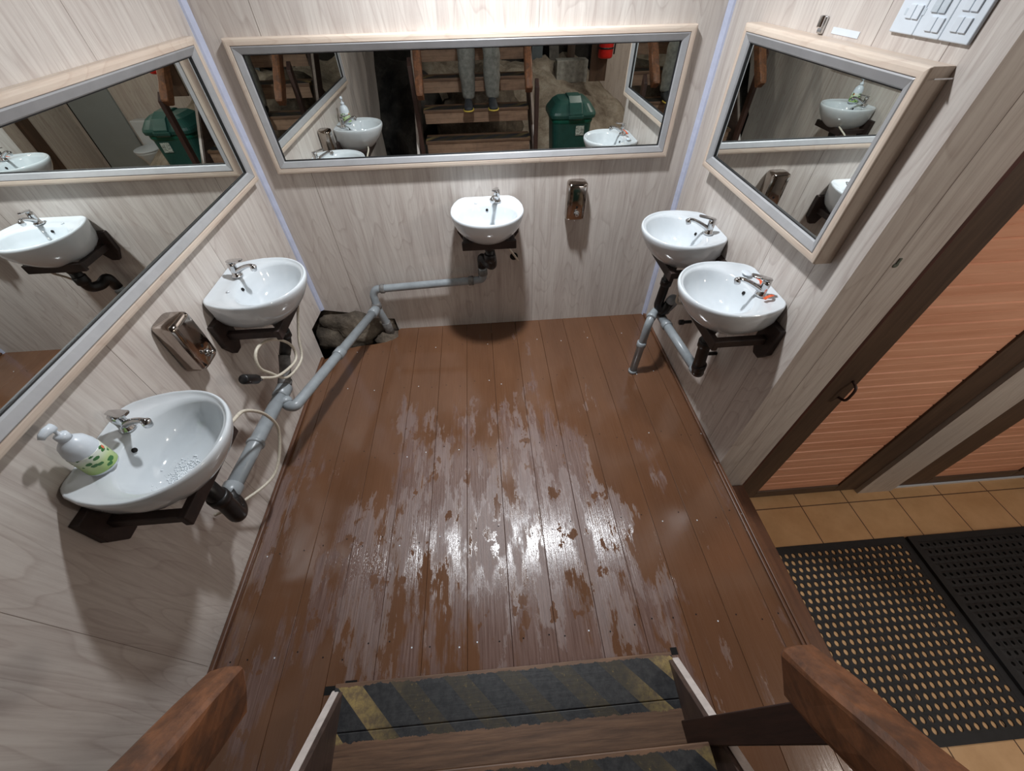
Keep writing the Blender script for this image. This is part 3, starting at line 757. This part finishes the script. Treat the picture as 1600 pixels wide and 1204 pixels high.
# ------------------------------------------------------------------ rubber mats
def mat_obj(x0, x1, y0, y1, pitch, hr, th, label, rz=0, z=ZT, border=.035):
    bm = bmesh.new(); w_, l_ = x1-x0, y1-y0; b_ = border
    for a, c in (((0,0,0),(w_,b_,th)), ((0,l_-b_,0),(w_,l_,th)), ((0,b_,0),(b_,l_-b_,th)), ((w_-b_,b_,0),(w_,l_-b_,th))): box(bm, a, c)
    nx = int((w_-2*b_)/pitch); ny = int((l_-2*b_)/pitch); px = (w_-2*b_)/nx; py = (l_-2*b_)/ny
    for j in range(ny):
        for i in range(nx):
            cx_, cy_ = b_+(i+.5)*px, b_+(j+.5)*py
            sh = (px*.22 if j % 2 else -px*.22)
            O = []; I = []; I0 = []
            for k in range(12):
                a = 2*PI*(k+.5)/12; c_, s_ = math.cos(a), math.sin(a)
                q = max(abs(c_), abs(s_)); O.append(bm.verts.new((cx_+c_/q*px/2, cy_+s_/q*py/2, th*.9)))
                I.append(bm.verts.new((cx_+sh+c_*hr, cy_+s_*hr*1.15, th))); I0.append(bm.verts.new((cx_+sh+c_*hr, cy_+s_*hr*1.15, 0)))
            for k in range(12):
                k2 = (k+1) % 12
                bm.faces.new((O[k], O[k2], I[k2], I[k])); bm.faces.new((I[k], I[k2], I0[k2], I0[k]))
    o = link('rubber_mat', bm, M_rubber); o.location = (x0, y0, z); o.rotation_euler = (0,0,rz)
    return tag(o, label, 'mat', 'perforated black rubber mats')
mat_obj(1.44, 2.415, -.145, .765, .0395, .0122, .007, 'black rubber mat full of round holes showing the tan tiles, beside the step')
mat_obj(2.42, 3.45, -.19, .757, .040, .0085, .024, 'second, denser black rubber mat further right, hardly showing tile', .0)

# ------------------------------------------------------------------ stairs
st = thing('wooden_stairs', 'steep brown wooden stairs with black and yellow painted treads, foreground', 'stairs', (0,.235,0))
NOS = [(.235,.020)] + [(-.030-.208*k, .268+.243*k) for k in range(8)]
for k, (y, z) in enumerate(NOS):
    x0, x1 = (-.690,.622) if k == 0 else (-.590,.575)
    bm = bmesh.new(); box(bm, (x0,-.145,-.028), (x1,0,0)); box(bm, (x0,-.27 if k == 0 else -.245,-.028), (x1,-.1465,-.0005))
    o = link('tread', bm, M_tread, st, bevel=.003); o.location = (0, y-.235, z)
    if k: 
        o = link('riser_board', B((x0+.01,-.030,-.130), (x1-.01,-.008,-.028)), M_tread_front, st, bevel=.002); o.location = (0, y-.235, z)
sl = 1.14
for s, xi in ((-1, .685), (1, .632)):
    y1_ = -1.70; y0_ = .215
    poly = [(y0_,-.02),(y0_,.012),(y1_,.012+sl*(y0_-y1_)),(y1_,-.30+sl*(y0_-y1_)),(y0_-.27,-.02)]
    # the stringer leans in a little towards the top
    def mp(u, v, d, s=s, xi=xi): return (s*(d - .05*(y0_-u)/1.9), u-.235, v)
    link('stringer', prism(bmesh.new(), poly, xi-.028, xi, mp), M_stringer, st, bevel=.002)
    bm = prism(bmesh.new(), [(y0_,.012),(y0_-.005,.020),(y1_,.024+sl*(y0_-y1_)),(y1_,.012+sl*(y0_-y1_))], xi-.012, xi+.014, mp)
    link('edge_strip', bm, simple('pale_strip', (214,204,198), .5), st)
# notches cut in the deck beside the first tread
for a_, b_ in (((-.735,.205,-.03), (-.690,.232,.0012)), ((-.66,.236,-.03), (-.615,.244,.0012)), ((.628,.225,-.03), (.655,.25,.0012))):
    link('notch', B(a_, b_), M_hole, st).location = (0,-.235,0)
# handrails
def rail(s, A, Bp, label, postx):
    t = thing('handrail', label, 'handrail', A, 0, 'brown wooden handrails of the stairs')
    A = Vector(A); Bp = Vector(Bp); d = (Bp-A); L = d.length; d.normalize()
    side = Vector((1,0,0)); up = side.cross(d).normalized()
    if up.z < 0: up = -up
    loops = []
    sec = [(-.035,-.052),(-.036,-.044),(-.0365,-.01),(-.036,.026),(-.032,.035),(-.024,.040),(0,.0415),(.024,.040),(.032,.035),(.036,.026),(.0365,-.01),(.036,-.044),(.035,-.052)]
    n = 46
    for i in range(n+1):
        q = i/n; k = 1.0
        if i == 0: k = .72
        elif i == 1: k = .93
        p = d*(L*q if i > 1 else (0 if i == 0 else .012))
        lp = []
        for j, (a, b) in enumerate(sec):
            wv = .0045*noise.noise(Vector((q*14+s*9, j*.9, 1)))
            lp.append(p + side*(a*k+wv) + up*(b*k+wv))
        loops.append(lp)
    link('rail', loft(bmesh.new(), loops), M_rail, t)
    # posts
    for j, (yy, zb) in enumerate(((A.y-(.085 if s > 0 else .27), .02 if s > 0 else .2), (A.y-1.0, .95))):
        zt = A.z + (A.y-yy)*(-d.z/d.y) - .05
        bm = prism(bmesh.new(), [(yy-.035,zb),(yy+.035,zb),(yy+.035,zt-.03),(yy-.035,zt+.03)], postx-.02, postx+.02, lambda u, v, dd: (dd-A.x, u-A.y, v-A.z))
        link('post', bm, M_railpost, t, bevel=.003)
    return t
rail(1, (.520,.078,1.005), (.545,-1.25,2.42), 'brown worn handrail on the right of the stairs, its rounded end over the mats', .605)
rail(-1, (-.532,.132,.985), (-.560,-1.25,2.44), 'brown worn handrail on the left of the stairs, its end near the left wall', -.62)

# ------------------------------------------------------------------ bin, toilet, extinguisher, grey door (seen in the mirrors)
t = thing('waste_bin', 'dark green lidded waste bin beside the stairs, seen in the mirrors', 'waste bin', (1.12,-.84,-.31))
def rr_loop(w_, d_, z, n=32, p=.35, cy=0):
    return [Vector((w_*math.copysign(abs(math.cos(a))**p, math.cos(a)), cy+d_*math.copysign(abs(math.sin(a))**p, math.sin(a)), z)) for a in [2*PI*k/n for k in range(n)]]
link('body', loft(bmesh.new(), [rr_loop(.175,.17,0), rr_loop(.19,.185,.03), rr_loop(.235,.225,.80), rr_loop(.24,.23,.88)]), M_green, t, smooth=False, bevel=.004)
link('rim', loft(bmesh.new(), [rr_loop(.242,.232,.84), rr_loop(.25,.24,.86), rr_loop(.25,.24,.885), rr_loop(.242,.232,.90)]), M_green2, t, bevel=.003)
link('lid', loft(bmesh.new(), [rr_loop(.275,.262,.895), rr_loop(.28,.268,.93), rr_loop(.27,.255,.955), rr_loop(.21,.20,1.03), rr_loop(.16,.16,1.06), rr_loop(.08,.09,1.07)]), M_green, t, smooth=False, bevel=.006)
bm = bmesh.new(); prof = [(.288,.90),(.290,.95),(.272,.972),(.215,1.045),(.10,1.088),(-.06,1.09),(-.10,1.08)]
q = [(y_, z_) for y_, z_ in prof] + [(y_-.02, z_-.02) for y_, z_ in prof[::-1]]
prism(bm, q, -.075, .075, lambda u, v, d: (d+.02, u, v)); link('flap', bm, M_green, t, bevel=.006)
link('handle', B((-.07,.268,.90), (.11,.305,.935)), M_green, t, bevel=.008)
bm = bmesh.new(); prism(bm, [(-.05,.72),(.05,.72),(.05,.82),(-.05,.82)], .2335, .2355, lambda u, v, d: (u+.09, d, v)); 
link('sticker', bm, simple('pale_sticker', (196,206,196), .6, 0, .5, 60), t)
# white toilet
t = thing('toilet', 'white toilet by the rear wall beside the grey door, seen in the left mirror', 'toilet', (2.98,-2.86,ZT), 0)
def el(rx, ry, cy, z, n=32): return [Vector((rx*math.cos(2*PI*k/n), cy+ry*math.sin(2*PI*k/n), z)) for k in range(n)]
link('bowl', loft(bmesh.new(), [el(.11,.15,-.02,0), el(.10,.14,0,.10), el(.13,.17,.02,.25), el(.18,.22,.04,.36), el(.185,.225,.04,.39)]), M_ceramic, t, smooth=True)
link('seat', loft(bmesh.new(), [el(.188,.228,.04,.392), el(.192,.232,.04,.40), el(.190,.230,.04,.412), el(.175,.21,.04,.418)]), M_white, t, smooth=True)
link('cistern', B((-.19,-.325,.36), (.19,-.17,.74)), M_ceramic, t, bevel=.02, seg=3)
P0 = Vector((2.98,-2.86,ZT))
hose([(2.76,-3.18,.0),(2.74,-3.1,-.2),(2.72,-3.02,-.36),(2.78,-3.0,-.40),(2.82,-3.06,-.3)], .006, 'thin pale hose beside the white toilet')
t = bpy.data.objects.new('door_3', None); COL.objects.link(t); t.location = (3.3,-3.2,ZT); t['kind'] = 'structure'
link('door_leaf', B((0,0,.01), (.70,.035,2.05)), M_greydoor, t, bevel=.003)
link('door_edge', B((.70,0,.01), (.715,.04,2.05)), M_gasket, t)
t = thing('fire_extinguisher', 'red fire extinguisher hanging on the brown board, seen in the long mirror', 'fire extinguisher', (1.83,-2.22,.90))
link('cylinder', lathe(bmesh.new(), [(.085,0),(.098,.012),(.1,.03),(.1,.40),(.085,.455),(.04,.485),(.03,.50)], 32), M_red, t, smooth=True)
link('strap', lathe(bmesh.new(), [(.102,.10),(.104,.102),(.104,.118),(.102,.12)], 32), M_black, t, smooth=True)
link('label', prism(bmesh.new(), [(.1015*math.sin(a), .1015*math.cos(a)) for a in [(-.7+.2*k) for k in range(8)]] + [(.100*math.sin(a), .100*math.cos(a)) for a in [(.7-.2*k) for k in range(8)]], .20, .36, lambda u, v, d: (u, v, d)), simple('pale_print', (226,170,160), .5, 0, .5, 90), t)
bm = lathe(bmesh.new(), [(.022,.49),(.022,.54),(.012,.55)], 18); box(bm, (-.012,-.02,.545), (.012,.13,.56)); box(bm, (-.012,0,.57), (.012,.12,.585)); link('valve_head', bm, M_black, t)
link('hose', tube(bmesh.new(), smooth_path([(0,.03,.52),(.09,.06,.50),(.13,.03,.36),(.12,.02,.16),(.115,.02,.04)], 7), .011, 12), M_black, t, smooth=True)
link('wall_hook', B((-.015,-.11,.40), (.015,-.098,.56)), M_black, t)

# ------------------------------------------------------------------ ceiling lamps
for i, (x, y, z, lab) in enumerate(((.10,1.72,ZC,'round ceiling lamp holder over the basins'), (2.75,-.75,ZC,'round ceiling lamp holder over the tiled entrance'), (1.75,-1.9,ZC,'round ceiling lamp holder over the rock slope'))):
    o = link('lamp_holder', lathe(bmesh.new(), [(.02,-.045),(.035,-.04),(.035,-.015),(.055,-.01),(.055,0)], 28), M_white, smooth=True)
    o.location = (x, y, z); tag(o, lab, 'lamp', 'ceiling lamp holders')

# ------------------------------------------------------------------ the person on the stairs (seen in the long mirror)
M_skin = simple('skin', (182,132,106), .5, 0, .08, 20)
M_trouser = simple('grey_trousers', (122,122,116), .85, 0, .22, 26, bump=.4)
M_jacket = simple('dark_jacket', (46,50,56), .8, 0, .2, 30, bump=.3)
M_shoe = simple('dark_shoe', (40,42,46), .7, 0, .2, 40)
M_toe = simple('yellow_trim', (196,170,74), .5)
M_hair = simple('dark_hair', (34,26,22), .7, 0, .3, 60)
def skin(name, verts, edges, radii, root, mat, parent, sub=2):
    me = bpy.data.meshes.new(name); me.from_pydata([Vector(v) for v in verts], edges, [])
    o = bpy.data.objects.new(name, me); COL.objects.link(o); o.parent = parent
    me.materials.append(mat)
    o.modifiers.new('skin', 'SKIN').use_smooth_shade = True
    for i, r in enumerate(radii):
        v = me.skin_vertices[0].data[i]; r = r if isinstance(r, tuple) else (r, r); v.radius = r; v.use_root = (i == root)
    s = o.modifiers.new('sub', 'SUBSURF'); s.levels = sub; s.render_levels = sub
    return o
YF = -.415; ZF = NOS[3][1]     # the tread the feet stand on
pr = thing('person', 'person in loose grey trousers and dark shoes standing on the stairs, seen in the mirror', 'person', (.05, YF, ZF))
V = []; E_ = []; R_ = []
def add(p, r, link_to=None):
    V.append(p); R_.append(r)
    if link_to is not None: E_.append((link_to, len(V)-1))
    return len(V)-1
pel = add((0,-.06,.90), .10)
sp1 = add((0,-.05,1.02), .10, pel); sp2 = add((0,-.05,1.18), .115, sp1); ch = add((0,-.05,1.32), .12, sp2)
nk = add((0,-.04,1.43), .055, ch); hd0 = add((0,-.015,1.50), .06, nk); hd = add((0,-.005,1.56), (.078,.088), hd0); hd2 = add((0,-.01,1.63), (.066,.078), hd)
for s in (-1, 1):
    sh = add((s*.165,-.05,1.36), .055, ch); el_ = add((s*.21,.06,1.14), .042, sh); wr = add((s*.085,.29,1.19), .028, el_); pm = add((s*.060,.345,1.185), (.032,.018), wr)
    hp = add((s*.095,-.06,.84), .085, pel); kn = add((s*.125,-.02,.50), .058, hp); an = add((s*.125,-.075,.09), .040, kn); toe = add((s*.14,.05,.035), .030, an)
    V_hand = (s*.060,.345,1.185)
    for j in range(4):
        ln = (.030,.036,.033,.026)[j]; zz = 1.205-.014*j
        a0 = add((s*.050,.375,zz), .0088, pm); a1 = add((s*.034,.388,zz-.003), .0082, a0); a2 = add((s*(.034-ln*.6),.378,zz-.004), .0072, a1)
    th0 = add((s*.066,.345,1.222), .0105, pm); th1 = add((s*.050,.362,1.236), .0088, th0)
body = skin('body', V, E_, R_, 0, M_skin, pr, 1)
# face
bm = bmesh.new()
for s in (-1, 1):
    bmesh.ops.create_uvsphere(bm, u_segments=12, v_segments=8, radius=.012, matrix=Matrix.Translation((s*.030,.078,1.575)))
link('eyes', bm, M_white, pr, smooth=True)
link('nose', loft(bmesh.new(), [el(.004,.006,.078,1.585,8), el(.012,.016,.085,1.545,8), el(.010,.010,.080,1.537,8)]), M_skin, pr, smooth=True)
link('mouth', B((-.022,.070,1.508), (.022,.082,1.515)), simple('lips', (150,84,76), .5), pr, bevel=.003)
bm = bmesh.new()
for s in (-1, 1):
    bmesh.ops.create_uvsphere(bm, u_segments=10, v_segments=8, radius=1, matrix=Matrix.Translation((s*.082,-.01,1.565)) @ Matrix.Diagonal((.010,.020,.030,1)))
link('ears', bm, M_skin, pr, smooth=True)
bm = bmesh.new(); bmesh.ops.create_icosphere(bm, subdivisions=3, radius=1)
for v in bm.verts:
    p = v.co.copy(); v.co = Vector((p.x*.092, -.022+p.y*.098, 1.615+p.z*.078))*1.0
    if v.co.z < 1.59 and v.co.y > .02: v.co.z = 1.60
link('hair', bm, M_hair, pr, smooth=True)
V = []; E_ = []; R_ = []
w0 = add((0,-.06,.95), (.15,.12)); w1 = add((0,-.06,.86), (.155,.125), w0)
for s in (-1, 1):
    a = add((s*.10,-.055,.74), .112, w1); b = add((s*.128,-.02,.50), (.098,.095), a); c = add((s*.132,-.05,.28), (.094,.092), b); d = add((s*.128,-.065,.12), (.068,.075), c); e = add((s*.128,-.06,.075), (.062,.07), d)
tr = skin('trousers', V, E_, R_, 0, M_trouser, pr, 2)
tx = bpy.data.textures.new('folds', 'CLOUDS'); tx.noise_scale = .10
dm = tr.modifiers.new('folds', 'DISPLACE'); dm.texture = tx; dm.strength = .030; dm.mid_level = .5
V = []; E_ = []; R_ = []
a = add((0,-.06,.90), (.165,.125)); b = add((0,-.05,1.10), (.16,.125), a); c = add((0,-.05,1.33), (.155,.12), b); n_ = add((0,-.045,1.43), .07, c)
for s in (-1, 1):
    d = add((s*.17,-.05,1.35), .075, c); e = add((s*.215,.06,1.14), .058, d); f_ = add((s*.098,.27,1.188), .040, e)
skin('jacket', V, E_, R_, 0, M_jacket, pr, 2)
for s in (-1, 1):
    sx = s*.130-.005
    loops = []
    for (yy, hw, z0_, z1_) in ((-.125,.030,.0,.075),(-.11,.040,0,.10),(-.05,.042,0,.11),(.02,.046,0,.075),(.08,.050,0,.055),(.125,.042,.0,.042),(.145,.022,.004,.030)):
        lp = []
        for k in range(16):
            a_ = 2*PI*k/16; zc = (z0_+z1_)/2; hh = (z1_-z0_)/2
            lp.append(Vector((sx+hw*math.cos(a_)+s*.10*(yy+.1)*.25, yy, .012+zc+hh*math.sin(a_))))
        loops.append(lp)
    link('shoe', loft(bmesh.new(), loops), M_shoe, pr, smooth=True)
    bm = bmesh.new(); pts = [(sx+s*.10*.25*(yy+.1)+q*1.02, yy, .016) for yy, q in ((.02,-.047),(.08,-.050),(.125,-.040),(.148,-.012),(.148,.012),(.125,.040),(.08,.050),(.02,.047))]
    tube(bm, smooth_path(pts, 4), .0075, 8); link('shoe_trim', bm, M_toe, pr, smooth=True)
ph = thing('phone', 'dark phone held up in front of the chest by the person on the stairs', 'phone', (.05, YF+.372, 1.90))
link('phone_body', B((-.080,-.012,.012), (.078,-.003,.085)), M_black, ph, bevel=.003)

# ------------------------------------------------------------------ soap suds in the near left basin
bm = bmesh.new()
_src = basin_mesh(); tree = BVHTree.FromBMesh(_src); _src.free()
for i in range(420):
    u = .036+random.gauss(0,.026); v = .205+random.gauss(0,.019)
    hit = tree.ray_cast(Vector((u, v, .05)), Vector((0,0,-1)))[0]
    if hit is None: continue
    r_ = random.uniform(.0010,.0032)
    bmesh.ops.create_icosphere(bm, subdivisions=1, radius=r_, matrix=Matrix.Translation((v, -u, hit.z+r_*.5)))
su = link('soap_suds', bm, NT('suds').set((.8,.84,.87,1), .15).m, smooth=True, kind='stuff')
su.location = (XL, .752, .940); tag(su, 'patch of soap suds in the bowl of the near left basin', 'soap suds')
